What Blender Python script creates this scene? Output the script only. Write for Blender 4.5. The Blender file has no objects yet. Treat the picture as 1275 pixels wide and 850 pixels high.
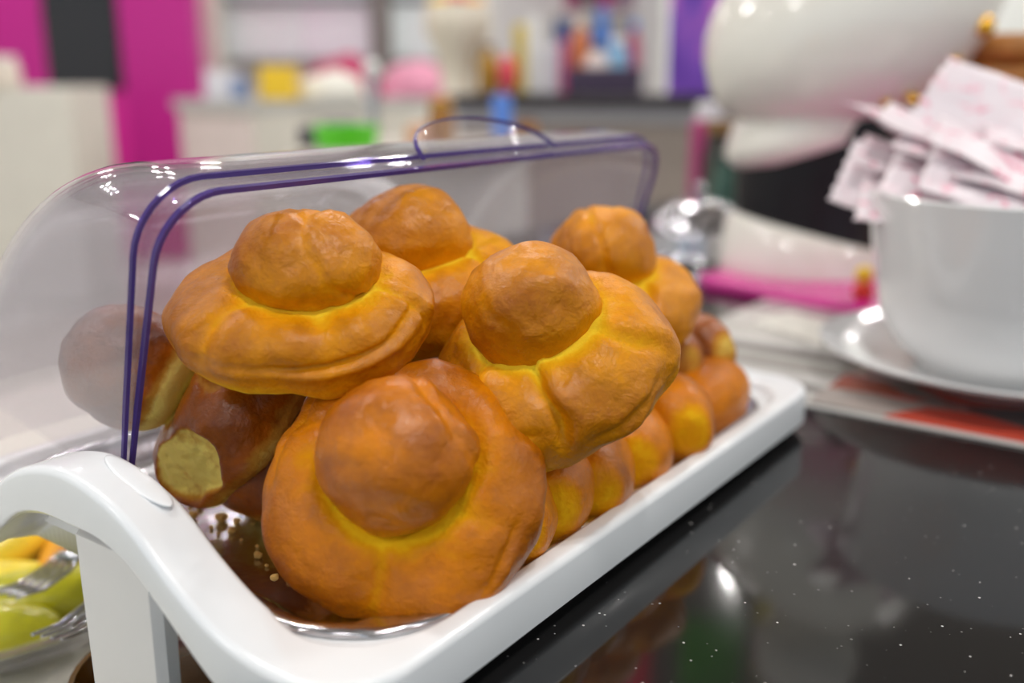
import bpy, math, random
import numpy as np
from mathutils import Vector, Matrix, noise
random.seed(7)
sc = bpy.context.scene
COL = sc.collection

# ------------------------------------------------------------------ camera
# world axes follow the bread tray: X along its long side, Y across it (away from camera), Z up, counter top at z = 0
FPX, CX, CY, CAMZ = 1240.0, 637.5, 425.0, 0.269
TILT = math.atan((CY - 100) / FPX)
AZ = math.radians(35.75)
FW = Vector((math.cos(AZ), math.sin(AZ), 0)); RT = Vector((math.sin(AZ), -math.cos(AZ), 0)); UPZ = Vector((0, 0, 1))
FV = FW * math.cos(TILT) - UPZ * math.sin(TILT)
UV = FW * math.sin(TILT) + UPZ * math.cos(TILT)
CAM = Vector((0, 0, CAMZ))
cd = bpy.data.cameras.new('camera'); cam = bpy.data.objects.new('camera', cd); COL.objects.link(cam)
cam.matrix_world = Matrix(((RT.x, UV.x, -FV.x, 0), (RT.y, UV.y, -FV.y, 0), (RT.z, UV.z, -FV.z, CAMZ), (0, 0, 0, 1)))
cd.sensor_width = 36; cd.lens = FPX / 1275 * 36; cd.clip_start = 0.02; cd.clip_end = 60
cd.dof.use_dof = True; cd.dof.focus_distance = 0.51; cd.dof.aperture_fstop = 2.7
sc.camera = cam
YAW = AZ - math.pi / 2          # heading of the camera's level right-hand axis

# ------------------------------------------------------------------ world, exposure
w = bpy.data.worlds.new('world'); sc.world = w; w.use_nodes = True
w.node_tree.nodes['Background'].inputs[0].default_value = (0.74, 0.89, 1.0, 1)
w.node_tree.nodes['Background'].inputs[1].default_value = 0.72
sc.view_settings.view_transform = 'Standard'; sc.view_settings.look = 'None'
sc.view_settings.exposure = 0.0; sc.view_settings.gamma = 1.0; sc.view_settings.use_curve_mapping = False
LAMP_POWER = 10.0
CEIL_Z, FLOOR_Z = 2.2, -0.85

# ------------------------------------------------------------------ pixel helpers (real distance always given)
def ray(x, y): return FV + RT * ((x - CX) / FPX) - UV * ((y - CY) / FPX)
def at_depth(x, y, d): return CAM + ray(x, y) * d
def at_z(x, y, z):
    r = ray(x, y); return CAM + r * ((z - CAMZ) / r.z)
def level(x, y, d):
    """point seen at pixel (x,y) at level forward distance d"""
    r = ray(x, y); return CAM + r * (d / r.dot(FW))
def mpp(p): return (p - CAM).dot(FV) / FPX          # metres per pixel at p

# ------------------------------------------------------------------ materials
def s2l(c):
    return tuple(((v / 255) / 12.92 if v / 255 <= 0.04045 else ((v / 255 + 0.055) / 1.055) ** 2.4) for v in c)
MATS = {}
def mat(name, rgb, rough=0.5, metal=0.0, coat=0.0, var=0.0, vscale=8.0, bump=0.0, bscale=40.0, emit=0.0, spec=0.5, trans=0.0):
    if name in MATS: return MATS[name]
    m = bpy.data.materials.new(name); m.use_nodes = True; nt = m.node_tree; b = nt.nodes['Principled BSDF']
    c = (*s2l(rgb), 1)
    b.inputs['Base Color'].default_value = c
    b.inputs['Roughness'].default_value = rough; b.inputs['Metallic'].default_value = metal
    b.inputs['Coat Weight'].default_value = coat; b.inputs['Specular IOR Level'].default_value = spec
    b.inputs['Transmission Weight'].default_value = trans
    tc = nt.nodes.new('ShaderNodeTexCoord')
    if var:
        n = nt.nodes.new('ShaderNodeTexNoise'); n.inputs['Scale'].default_value = vscale; n.inputs['Detail'].default_value = 5
        nt.links.new(tc.outputs['Object'], n.inputs['Vector'])
        r = nt.nodes.new('ShaderNodeValToRGB')
        r.color_ramp.elements[0].position = 0.3; r.color_ramp.elements[1].position = 0.7
        r.color_ramp.elements[0].color = tuple(v * (1 - var) for v in c[:3]) + (1,)
        r.color_ramp.elements[1].color = tuple(min(1, v * (1 + var)) for v in c[:3]) + (1,)
        nt.links.new(n.outputs['Fac'], r.inputs['Fac']); nt.links.new(r.outputs['Color'], b.inputs['Base Color'])
    if bump:
        n2 = nt.nodes.new('ShaderNodeTexNoise'); n2.inputs['Scale'].default_value = bscale; n2.inputs['Detail'].default_value = 4
        nt.links.new(tc.outputs['Object'], n2.inputs['Vector'])
        bp = nt.nodes.new('ShaderNodeBump'); bp.inputs['Strength'].default_value = bump; bp.inputs['Distance'].default_value = 0.002
        nt.links.new(n2.outputs['Fac'], bp.inputs['Height']); nt.links.new(bp.outputs['Normal'], b.inputs['Normal'])
    if emit:
        b.inputs['Emission Color'].default_value = c; b.inputs['Emission Strength'].default_value = emit
    MATS[name] = m; return m

def clear_plastic(name, tint, haze, haze_rgb, ior=1.45, rough=0.03):
    if name in MATS: return MATS[name]
    m = bpy.data.materials.new(name); m.use_nodes = True; nt = m.node_tree; nt.nodes.clear()
    o = nt.nodes.new('ShaderNodeOutputMaterial'); t = nt.nodes.new('ShaderNodeBsdfTransparent'); g = nt.nodes.new('ShaderNodeBsdfGlossy')
    d = nt.nodes.new('ShaderNodeBsdfDiffuse'); f = nt.nodes.new('ShaderNodeLayerWeight'); m1 = nt.nodes.new('ShaderNodeMixShader'); m2 = nt.nodes.new('ShaderNodeMixShader')
    t.inputs[0].default_value = (*tint, 1); g.inputs['Roughness'].default_value = rough; g.inputs[0].default_value = (1, 1, 1, 1)
    d.inputs[0].default_value = (*haze_rgb, 1); m1.inputs[0].default_value = haze
    nt.links.new(t.outputs[0], m1.inputs[1]); nt.links.new(d.outputs[0], m1.inputs[2])
    pw = nt.nodes.new('ShaderNodeMath'); pw.operation = 'POWER'; pw.inputs[1].default_value = 5.0; nt.links.new(f.outputs['Facing'], pw.inputs[0])
    f0 = ((ior - 1) / (ior + 1)) ** 2                      # Schlick reflectance, same from both sides of the wall
    ma = nt.nodes.new('ShaderNodeMath'); ma.operation = 'MULTIPLY_ADD'; ma.inputs[1].default_value = 1 - f0; ma.inputs[2].default_value = f0; nt.links.new(pw.outputs[0], ma.inputs[0])
    nt.links.new(ma.outputs[0], m2.inputs[0]); nt.links.new(m1.outputs[0], m2.inputs[1]); nt.links.new(g.outputs[0], m2.inputs[2])
    nt.links.new(m2.outputs[0], o.inputs[0]); MATS[name] = m; return m

def bread_mat(name, deep, gold, pale, gloss=0.5):
    m = bpy.data.materials.new(name); m.use_nodes = True; nt = m.node_tree; b = nt.nodes['Principled BSDF']; L = nt.links.new
    tc = nt.nodes.new('ShaderNodeTexCoord'); a = nt.nodes.new('ShaderNodeAttribute'); a.attribute_name = 'bake'
    n = nt.nodes.new('ShaderNodeTexNoise'); n.inputs['Scale'].default_value = 28; n.inputs['Detail'].default_value = 6; n.inputs['Roughness'].default_value = 0.6
    L(tc.outputs['Object'], n.inputs['Vector'])
    n3 = nt.nodes.new('ShaderNodeTexNoise'); n3.inputs['Scale'].default_value = 240; n3.inputs['Detail'].default_value = 4
    L(tc.outputs['Object'], n3.inputs['Vector'])
    def mth(op, x, y):
        q = nt.nodes.new('ShaderNodeMath'); q.operation = op
        for i, v in enumerate((x, y)):
            if isinstance(v, (int, float)): q.inputs[i].default_value = v
            else: L(v, q.inputs[i])
        return q.outputs[0]
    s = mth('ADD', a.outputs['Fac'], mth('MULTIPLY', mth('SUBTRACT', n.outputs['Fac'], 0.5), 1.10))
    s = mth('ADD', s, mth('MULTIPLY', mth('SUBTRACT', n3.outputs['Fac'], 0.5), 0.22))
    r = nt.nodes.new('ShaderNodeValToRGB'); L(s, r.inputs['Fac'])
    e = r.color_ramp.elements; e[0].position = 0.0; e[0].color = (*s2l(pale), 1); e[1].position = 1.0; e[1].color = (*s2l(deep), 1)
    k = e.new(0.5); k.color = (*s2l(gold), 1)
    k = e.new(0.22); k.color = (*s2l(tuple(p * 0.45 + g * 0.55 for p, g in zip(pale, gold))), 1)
    L(r.outputs['Color'], b.inputs['Base Color'])
    b.inputs['Subsurface Weight'].default_value = 0.12; b.inputs['Subsurface Radius'].default_value = (0.006, 0.003, 0.001); b.inputs['Subsurface Scale'].default_value = 1.0
    rr = nt.nodes.new('ShaderNodeMapRange'); L(s, rr.inputs['Value']); rr.inputs['From Min'].default_value = 0.1; rr.inputs['From Max'].default_value = 0.7
    rr.inputs['To Min'].default_value = 0.72; rr.inputs['To Max'].default_value = 0.42; L(rr.outputs[0], b.inputs['Roughness'])
    cw = nt.nodes.new('ShaderNodeMapRange'); L(s, cw.inputs['Value']); cw.inputs['From Min'].default_value = 0.25; cw.inputs['From Max'].default_value = 0.7
    cw.inputs['To Min'].default_value = 0.0; cw.inputs['To Max'].default_value = gloss; L(cw.outputs[0], b.inputs['Coat Weight']); b.inputs['Coat Roughness'].default_value = 0.26; b.inputs['Specular IOR Level'].default_value = 0.12; b.inputs['Specular Tint'].default_value = (1.0, .72, .38, 1)
    n4 = nt.nodes.new('ShaderNodeTexNoise'); n4.inputs['Scale'].default_value = 95; n4.inputs['Detail'].default_value = 7; n4.inputs['Roughness'].default_value = 0.62; n4.inputs['Distortion'].default_value = 0.6
    L(tc.outputs['Object'], n4.inputs['Vector'])
    n5 = nt.nodes.new('ShaderNodeTexNoise'); n5.inputs['Scale'].default_value = 420; n5.inputs['Detail'].default_value = 4; n5.inputs['Distortion'].default_value = 0.3
    L(tc.outputs['Object'], n5.inputs['Vector'])
    hsum = mth('ADD', n4.outputs['Fac'], mth('MULTIPLY', n5.outputs['Fac'], 0.30))
    bp = nt.nodes.new('ShaderNodeBump'); bp.inputs['Strength'].default_value = 0.62; bp.inputs['Distance'].default_value = 0.0035
    L(hsum, bp.inputs['Height']); L(bp.outputs['Normal'], b.inputs['Normal'])
    bc = nt.nodes.new('ShaderNodeBump'); bc.inputs['Strength'].default_value = 0.30; bc.inputs['Distance'].default_value = 0.0035
    L(hsum, bc.inputs['Height']); L(bc.outputs['Normal'], b.inputs['Coat Normal'])
    return m

def granite_mat():
    m = bpy.data.materials.new('black_granite'); m.use_nodes = True; nt = m.node_tree; b = nt.nodes['Principled BSDF']; L = nt.links.new
    tc = nt.nodes.new('ShaderNodeTexCoord'); v = nt.nodes.new('ShaderNodeTexVoronoi'); v.inputs['Scale'].default_value = 330
    L(tc.outputs['Object'], v.inputs['Vector'])
    sp = nt.nodes.new('ShaderNodeSeparateColor'); L(v.outputs['Color'], sp.inputs[0])
    g = nt.nodes.new('ShaderNodeMath'); g.operation = 'GREATER_THAN'; g.inputs[1].default_value = 0.87; L(sp.outputs[0], g.inputs[0])
    sz = nt.nodes.new('ShaderNodeMath'); sz.operation = 'MULTIPLY'; sz.inputs[1].default_value = 0.26; L(sp.outputs[1], sz.inputs[0])
    l = nt.nodes.new('ShaderNodeMath'); l.operation = 'LESS_THAN'; L(v.outputs['Distance'], l.inputs[0]); L(sz.outputs[0], l.inputs[1])
    mu = nt.nodes.new('ShaderNodeMath'); mu.operation = 'MULTIPLY'; L(g.outputs[0], mu.inputs[0]); L(l.outputs[0], mu.inputs[1])
    br = nt.nodes.new('ShaderNodeMapRange'); L(sp.outputs[2], br.inputs[0]); br.inputs['To Min'].default_value = 0.12; br.inputs['To Max'].default_value = 0.75
    mu2 = nt.nodes.new('ShaderNodeMath'); mu2.operation = 'MULTIPLY'; L(mu.outputs[0], mu2.inputs[0]); L(br.outputs[0], mu2.inputs[1])
    mx = nt.nodes.new('ShaderNodeMix'); mx.data_type = 'RGBA'; L(mu2.outputs[0], mx.inputs[0])
    mx.inputs[6].default_value = (0.0085, 0.0082, 0.0085, 1); mx.inputs[7].default_value = (0.75, 0.72, 0.70, 1)
    L(mx.outputs[2], b.inputs['Base Color']); b.inputs['Roughness'].default_value = 0.07; b.inputs['Specular IOR Level'].default_value = 0.55
    return m

def patch_mat(name, stops, scale, rough=0.25, stretch=(1, 1, 1), smooth=False):
    """printed surface: patches of flat colours"""
    m = bpy.data.materials.new(name); m.use_nodes = True; nt = m.node_tree; b = nt.nodes['Principled BSDF']; L = nt.links.new
    tc = nt.nodes.new('ShaderNodeTexCoord'); mp = nt.nodes.new('ShaderNodeMapping'); mp.inputs['Scale'].default_value = stretch
    L(tc.outputs['Object'], mp.inputs['Vector'])
    if smooth:
        v = nt.nodes.new('ShaderNodeTexNoise'); v.inputs['Scale'].default_value = scale; v.inputs['Detail'].default_value = 2; fac = v.outputs['Fac']
        L(mp.outputs[0], v.inputs['Vector'])
    else:
        v = nt.nodes.new('ShaderNodeTexVoronoi'); v.inputs['Scale'].default_value = scale; L(mp.outputs[0], v.inputs['Vector'])
        sp = nt.nodes.new('ShaderNodeSeparateColor'); L(v.outputs['Color'], sp.inputs[0]); fac = sp.outputs[0]
    r = nt.nodes.new('ShaderNodeValToRGB'); r.color_ramp.interpolation = 'LINEAR' if smooth else 'CONSTANT'; L(fac, r.inputs['Fac'])
    e = r.color_ramp.elements
    e[0].position = stops[0][0]; e[0].color = (*s2l(stops[0][1]), 1); e[1].position = stops[1][0]; e[1].color = (*s2l(stops[1][1]), 1)
    for p, c in stops[2:]:
        k = e.new(p); k.color = (*s2l(c), 1)
    L(r.outputs['Color'], b.inputs['Base Color']); b.inputs['Roughness'].default_value = rough
    return m

WHITE = mat('white_plastic', (238, 240, 242), 0.22, coat=0.2)
POSTW = mat('white_plastic_post', (226, 224, 222), 0.3)
STEEL = mat('pan_steel', (205, 203, 206), 0.17, metal=1.0, bump=0.25, bscale=70)
CLEAR = clear_plastic('clear_cover_plastic', (0.965, 0.955, 0.972), 0.06, (0.80, 0.78, 0.82))
EDGE = clear_plastic('violet_cut_edge', (0.34, 0.26, 0.62), 0.55, (0.12, 0.075, 0.30), rough=0.12)
CERAM = mat('cream_ceramic', (236, 232, 222), 0.14, coat=0.4)
CUPW = mat('white_porcelain', (226, 226, 226), 0.16, coat=0.3)
BLACKG = mat('black_glaze', (24, 22, 26), 0.38, spec=.3)
GOLD = mat('gold_metal', (226, 172, 60), 0.25, metal=1.0)
MAGENTA = mat('magenta_paint', (226, 40, 164), 0.4)
MAGDARK = mat('magenta_frame', (196, 24, 142), 0.4)
DARKGL = mat('dark_glass', (38, 40, 46), 0.15)
BEIGE = mat('beige_panel', (220, 216, 206), 0.5, var=0.04)
PINKP = mat('pinkish_panel', (222, 208, 204), 0.5, var=0.03)
WALLM = mat('wall_paint', (236, 238, 236), 0.7, var=0.02, vscale=2)
FLOORM = mat('floor_tile', (206, 202, 192), 0.3, var=0.05, vscale=3)
GREYT = mat('grey_worktop', (150, 150, 150), 0.35)
DARKC = mat('dark_worktop', (52, 46, 50), 0.25)
FRONTC = mat('taupe_front', (150, 138, 130), 0.5, var=0.05)
CHROME = mat('chrome', (200, 202, 206), 0.15, metal=1.0)
BREADS = {
 'gold':  bread_mat('crust_gold', (156, 80, 0), (222, 142, 3), (246, 206, 48), 0.55),
 'amber': bread_mat('crust_amber', (146, 70, 0), (214, 124, 0), (242, 190, 26), 0.68),
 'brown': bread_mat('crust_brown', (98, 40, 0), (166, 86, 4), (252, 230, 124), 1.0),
}
CRUMBM = mat('crumb', (244, 204, 120), 0.8)

# ------------------------------------------------------------------ mesh helpers
class MB:
    def __init__(s): s.v = []; s.f = []
    def add(s, vs, fs):
        n = len(s.v); s.v += [tuple(p) for p in vs]; s.f += [tuple(i + n for i in q) for q in fs]; return s
    def box(s, c, d, M=None, bev=0.0):
        x, y, z = (k / 2 for k in d)
        if bev:
            b = min(bev, x * .9, y * .9, z * .9); vs = []
            ring = []
            for (zz, ins) in ((-z, b), (-z + b, 0), (z - b, 0), (z, b)):
                X, Y = x - ins, y - ins; k = b * .6
                ring = [(-X + k, -Y), (X - k, -Y), (X, -Y + k), (X, Y - k), (X - k, Y), (-X + k, Y), (-X, Y - k), (-X, -Y + k)]
                vs += [(p[0], p[1], zz) for p in ring]
            fs = [(7, 6, 5, 4, 3, 2, 1, 0), tuple(range(24, 32))]
            for r in range(3):
                for i in range(8): fs.append((r * 8 + i, r * 8 + (i + 1) % 8, r * 8 + 8 + (i + 1) % 8, r * 8 + 8 + i))
        else:
            vs = [(sx * x, sy * y, sz * z) for sz in (-1, 1) for sy in (-1, 1) for sx in (-1, 1)]
            fs = [(0, 2, 3, 1), (4, 5, 7, 6), (0, 1, 5, 4), (2, 6, 7, 3), (0, 4, 6, 2), (1, 3, 7, 5)]
        vs = [Vector(p) + Vector(c) for p in vs]
        if M: vs = [M @ p for p in vs]
        return s.add(vs, fs)
    def lathe(s, prof, n=40, c=(0, 0, 0), M=None, sx=1.0, sy=1.0):
        vs = []; fs = []; k = len(prof)
        for r, z in prof:
            for i in range(n):
                a = 2 * math.pi * i / n; vs.append(Vector((c[0] + r * sx * math.cos(a), c[1] + r * sy * math.sin(a), c[2] + z)))
        for j in range(k - 1):
            for i in range(n): fs.append((j * n + i, j * n + (i + 1) % n, (j + 1) * n + (i + 1) % n, (j + 1) * n + i))
        fs.append(tuple(range(n - 1, -1, -1))); fs.append(tuple(range((k - 1) * n, k * n)))
        if M: vs = [M @ p for p in vs]
        return s.add(vs, fs)
    def tube(s, pts, rad, n=10, M=None):
        pts = [Vector(p) for p in pts]; vs = []; fs = []
        rads = rad if isinstance(rad, (list, tuple)) else [rad] * len(pts)
        t0 = (pts[1] - pts[0]).normalized(); up = Vector((0, 0, 1)) if abs(t0.z) < .9 else Vector((1, 0, 0)); x = t0.cross(up).normalized()
        for i, p in enumerate(pts):
            t = (pts[min(i + 1, len(pts) - 1)] - pts[max(i - 1, 0)]).normalized(); x = (x - t * x.dot(t)).normalized(); y = t.cross(x)
            for k in range(n):
                a = 2 * math.pi * k / n; vs.append(p + (x * math.cos(a) + y * math.sin(a)) * rads[i])
        for j in range(len(pts) - 1):
            for i in range(n): fs.append((j * n + i, j * n + (i + 1) % n, (j + 1) * n + (i + 1) % n, (j + 1) * n + i))
        fs.append(tuple(range(n - 1, -1, -1))); fs.append(tuple(range((len(pts) - 1) * n, len(pts) * n)))
        if M: vs = [M @ p for p in vs]
        return s.add(vs, fs)
    def ball(s, c, r, n=20, m=12, M=None, sc_=(1, 1, 1)):
        prof = [(max(1e-5, r * math.sin(math.pi * j / m)), -r * math.cos(math.pi * j / m)) for j in range(m + 1)]
        b = MB().lathe(prof, n); vs = [Vector((p[0] * sc_[0], p[1] * sc_[1], p[2] * sc_[2])) for p in b.v]
        if M: vs = [M @ p for p in vs]
        return s.add([p + Vector(c) for p in vs], b.f)
    def build(s, name, m, parent=None, smooth=True, auto=None):
        me = bpy.data.meshes.new(name); me.from_pydata([tuple(p) for p in s.v], [], s.f); me.update()
        me.materials.append(m)
        if smooth: me.polygons.foreach_set('use_smooth', [True] * len(me.polygons))
        if auto is not None: me.set_sharp_from_angle(angle=math.radians(auto))
        o = bpy.data.objects.new(name, me); COL.objects.link(o)
        if parent: o.parent = parent
        return o
def tag(o, label, cat, group=None, kind=None):
    if label: o['label'] = label
    if cat: o['category'] = cat
    if group: o['group'] = group
    if kind: o['kind'] = kind
    return o
def empty(name, loc, rz=0.0, M=None):
    o = bpy.data.objects.new(name, None); COL.objects.link(o); o.empty_display_size = 0.02
    if M is not None: o.matrix_world = M
    else: o.location = loc; o.rotation_euler = (0, 0, rz)
    return o
def struct(o): o['kind'] = 'structure'; return o
def fl(o):   # flat shading with bevel feeling
    return o

# ------------------------------------------------------------------ the room
def room_box(name, m, xr0, xr1, d0, d1, z0, z1):
    b = MB(); M = Matrix.Rotation(YAW, 4, 'Z')
    b.box(((xr0 + xr1) / 2, (d0 + d1) / 2, (z0 + z1) / 2), (xr1 - xr0, d1 - d0, z1 - z0), M)
    return struct(b.build(name, m, smooth=False))
room_box('floor', FLOORM, -5, 5.5, -3, 9.1, FLOOR_Z - .1, FLOOR_Z)
room_box('wall_back', WALLM, -5, 5.5, 9, 9.1, FLOOR_Z, CEIL_Z)
room_box('wall_left', WALLM, -5.1, -5, -3, 9.1, FLOOR_Z, CEIL_Z)
room_box('wall_right', WALLM, 5.5, 5.6, -3, 9.1, FLOOR_Z, CEIL_Z)
room_box('ceiling', mat('ceiling_paint', (158, 154, 152), 0.8), -5, 5.5, -3, 9.1, CEIL_Z, CEIL_Z + .1)

def downlight(loc, label):
    r = empty('ceiling_downlight', loc)
    MB().lathe([(.046, 0), (.062, 0), (.064, -.006), (.06, -.012), (.048, -.012), (.046, 0)], 28).build('trim_ring', CHROME, r, auto=40)
    MB().lathe([(.001, -.004), (.045, -.004), (.045, -.001), (.001, -.001)], 24).build('diffuser', mat('lamp_diffuser', (255, 250, 240), 0.5, emit=3.0), r)
    ld = bpy.data.lights.new('lamp_light', 'AREA'); ld.shape = 'DISK'; ld.size = 0.085; ld.energy = LAMP_POWER; ld.color = (1.0, 0.975, 0.945)
    lo = bpy.data.objects.new('lamp_light', ld); COL.objects.link(lo); lo.parent = r; lo.location = (0, 0, -.014)
    tag(r, label, 'downlight', 'ceiling downlights in pairs')
LROWS = [(i, j) for i in range(-3, 5) for j in range(-5, 5)]
for i, j in LROWS:
    for k in (-1, 1):
        x = 4.53 - 2.2 * i - .05 * k; y = 1.66 + 2.1 * j + .13 * k
        p = Vector((x, y, 0)); xr = p.dot(RT); d = p.dot(FW)
        if -4.2 < xr < 4.6 and -2.5 < d < 8.8:
            downlight((x, y, CEIL_Z), 'round recessed ceiling downlight with chrome ring, one of the paired spots')

# ------------------------------------------------------------------ counters around the tray
def slab(name, poly, z0, z1, m, bev=0.004):
    import bmesh
    bm = bmesh.new(); vs = [bm.verts.new((p[0], p[1], z0)) for p in poly]; f = bm.faces.new(vs)
    r = bmesh.ops.extrude_face_region(bm, geom=[f])
    bmesh.ops.translate(bm, verts=[g for g in r['geom'] if isinstance(g, bmesh.types.BMVert)], vec=(0, 0, z1 - z0))
    bmesh.ops.recalc_face_normals(bm, faces=bm.faces)
    bmesh.ops.bevel(bm, geom=list(bm.edges), offset=bev, segments=2, affect='EDGES', profile=.7)
    me = bpy.data.meshes.new(name); bm.to_mesh(me); bm.free(); me.materials.append(m)
    o = bpy.data.objects.new(name, me); COL.objects.link(o); return o
gc = empty('granite_counter', (0.9, 0.0, FLOOR_Z)); tag(gc, 'black speckled granite counter top under the white bread tray', 'counter')
def under(o, p):
    o.parent = p; o.matrix_parent_inverse = Matrix.Translation(p.location).inverted(); return o
under(slab('granite_slab', [(-.35, -.9), (2.1, -.9), (2.1, 1.05), (.80, 1.05), (.80, .335), (-.35, .335)], -.03, 0, granite_mat()), gc)
under(slab('base_cabinet', [(-.3, -.85), (2.05, -.85), (2.05, 1.0), (.85, 1.0), (.85, .30), (-.3, .30)], FLOOR_Z, -.03, mat('cabinet_dark', (70, 66, 66), .5)), gc)
ls = empty('serving_shelf', (.2, .8, FLOOR_Z)); tag(ls, 'pale beige lower serving shelf behind the granite counter', 'shelf')
under(slab('shelf_top', [(-.9, .337), (.798, .337), (.798, 1.25), (-.9, 1.25)], -.145, -.12, mat('shelf_beige', (214, 210, 198), .35, var=.03)), ls)
under(slab('shelf_base', [(-.85, .35), (.78, .35), (.78, 1.2), (-.85, 1.2)], FLOOR_Z, -.145, BEIGE), ls)

# ------------------------------------------------------------------ the bread tray
U0, U1, V0, V1 = .233, .764, .246, .620
VM = (V0 + V1) / 2
def smooth_interp(t, xs, ys):
    xs = np.array(xs); ys = np.array(ys); m = np.gradient(ys, xs); m[0] = 0; m[-1] = 0
    t = np.clip(t, xs[0], xs[-1]); i = np.clip(np.searchsorted(xs, t) - 1, 0, len(xs) - 2)
    h = xs[i + 1] - xs[i]; q = (t - xs[i]) / h
    return ((2*q**3 - 3*q**2 + 1) * ys[i] + (q**3 - 2*q**2 + q) * h * m[i] + (-2*q**3 + 3*q**2) * ys[i+1] + (q**3 - q**2) * h * m[i+1])
def top_z(v): return float(smooth_interp(abs(v - VM), [0, .02, .053, .079, .105, .130, .155], [.0895, .087, .075, .0565, .0425, .0365, .0360]))
def low_z(v): return float(smooth_interp(abs(v - VM), [0, .03, .05, .07, .09, .108, .135], [.0605, .0590, .0525, .0390, .0240, .0120, .007]))
def rrect(ins, rad, nS=44, nL=40, nC=10, bounds=None):
    """rounded rectangle, same point count for every inset"""
    u0, u1, v0, v1 = bounds or (U0, U1, V0, V1); a0, a1, b0, b1 = u0 + ins, u1 - ins, v0 + ins, v1 - ins; r = max(rad - ins, .004); P = []
    def arc(cx, cy, s):
        for i in range(nC): 
            t = s + math.pi / 2 * i / nC; P.append((cx + r * math.cos(t), cy + r * math.sin(t)))
    def seg(p, q, n):
        for i in range(n): P.append((p[0] + (q[0] - p[0]) * i / n, p[1] + (q[1] - p[1]) * i / n))
    seg((a0 + r, b0), (a1 - r, b0), nL); arc(a1 - r, b0 + r, -math.pi / 2)
    seg((a1, b0 + r), (a1, b1 - r), nS); arc(a1 - r, b1 - r, 0)
    seg((a1 - r, b1), (a0 + r, b1), nL); arc(a0 + r, b1 - r, math.pi / 2)
    seg((a0, b1 - r), (a0, b0 + r), nS); arc(a0 + r, b0 + r, math.pi)
    return P
def loft(loops, cap0=False, cap1=False):
    b = MB(); n = len(loops[0]); fs = []
    for j in range(len(loops) - 1):
        for i in range(n): fs.append((j * n + i, j * n + (i + 1) % n, (j + 1) * n + (i + 1) % n, (j + 1) * n + i))
    if cap0: fs.append(tuple(range(n - 1, -1, -1)))
    if cap1: fs.append(tuple(range((len(loops) - 1) * n, len(loops) * n)))
    return b.add([p for l in loops for p in l], fs)
RAD = .036
def is_end(p): return min(abs(p[0] - U0), abs(p[0] - U1)) < .06 and abs(p[1] - VM) < .16
def lp(ins, zf, rad=RAD, endx=0.0):
    out = []
    for p in rrect(ins, rad):
        t = max(0.0, 1 - abs(p[1] - VM) / .165); k = min(1.0, t * 3)
        x = p[0]
        if endx and is_end(p): x += endx * k * (1 if p[0] < (U0 + U1) / 2 else -1)
        out.append((x, p[1], zf(p[1])))
    return out
tray = empty('bread_tray', ((U0 + U1) / 2, VM, 0)); tag(tray, 'white plastic bread tray with humped ends and a clear roll-top cover', 'bread tray')
INV = Matrix.Translation(tray.location).inverted()
def tpart(b, name, m, **k):
    o = b.build(name, m, tray, **k); o.matrix_parent_inverse = INV; return o
RI = .078
loops = [
 lp(.040, lambda v: .0105, RI), lp(.038, lambda v: max(.0105, low_z(v) - .002), RI), lp(.034, lambda v: low_z(v), RI), lp(.003, low_z), lp(0, lambda v: low_z(v) + .003),
 lp(0, lambda v: top_z(v) - .0045), lp(.0006, lambda v: top_z(v) - .0022), lp(.0022, lambda v: top_z(v) - .0006), lp(.0045, top_z),
 lp(.0105, top_z, RI, endx=.016), lp(.0125, lambda v: top_z(v) - .0008, RI, endx=.0165), lp(.0138, lambda v: top_z(v) - .003, RI, endx=.017),
 lp(.0150, lambda v: .029, RI, endx=.018), lp(.0165, lambda v: .0282, RI, endx=.018), lp(.028, lambda v: .0282, RI, endx=.012), lp(.030, lambda v: .0270, RI, endx=.012),
 lp(.032, lambda v: .0125, RI, endx=.012)]
tb_ = tpart(loft(loops, True, True), 'tray_body', WHITE); wn = tb_.modifiers.new('weighted_normal', 'WEIGHTED_NORMAL'); wn.weight = 80
for u, sgn in ((U0, 1), (U1, -1)):
    b = MB(); pr = []
    # curved post below the hump, tapering in plan
    for (z, k) in ((-.12, .004), (-.06, .0025), (0, .001), (.03, 0), (.058, 0)):
        y0, y1 = .368 + k, .4315 - k * .2; x0, x1 = u + sgn * (.0015 + k * .3), u + sgn * .012
        q = .004
        ring = [(x0 + sgn * q, y0), (x1, y0), (x1, y1), (x0 + sgn * q, y1), (x0, y1 - q), (x0, y0 + q)]
        pr.append([(p[0], p[1], z) for p in ring])
    tpart(loft(pr, True, True), 'support_post', POSTW, smooth=False)
    for vv in (V0 + .03,):
        tpart(MB().lathe([(.009, 0), (.010, .001), (.010, .012), (.009, .013)], 16, (u + sgn * .06, vv, 0)), 'foot', mat('rubber_foot', (40, 40, 42), .7), auto=40)
    # flush oval pivot cap on the inner crest of the hump
    t = math.atan2(top_z(.425) - top_z(.385), .04)
    M = Matrix.Translation((u + sgn * .0225, .404, (top_z(.385) + top_z(.425)) / 2 + .0009)) @ Matrix.Rotation(t, 4, 'X')
    tpart(MB().ball((0, 0, 0), 1, 28, 10, M @ Matrix.Diagonal((.0065, .026, .0011, 1))), 'pivot_cap', WHITE)
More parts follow.
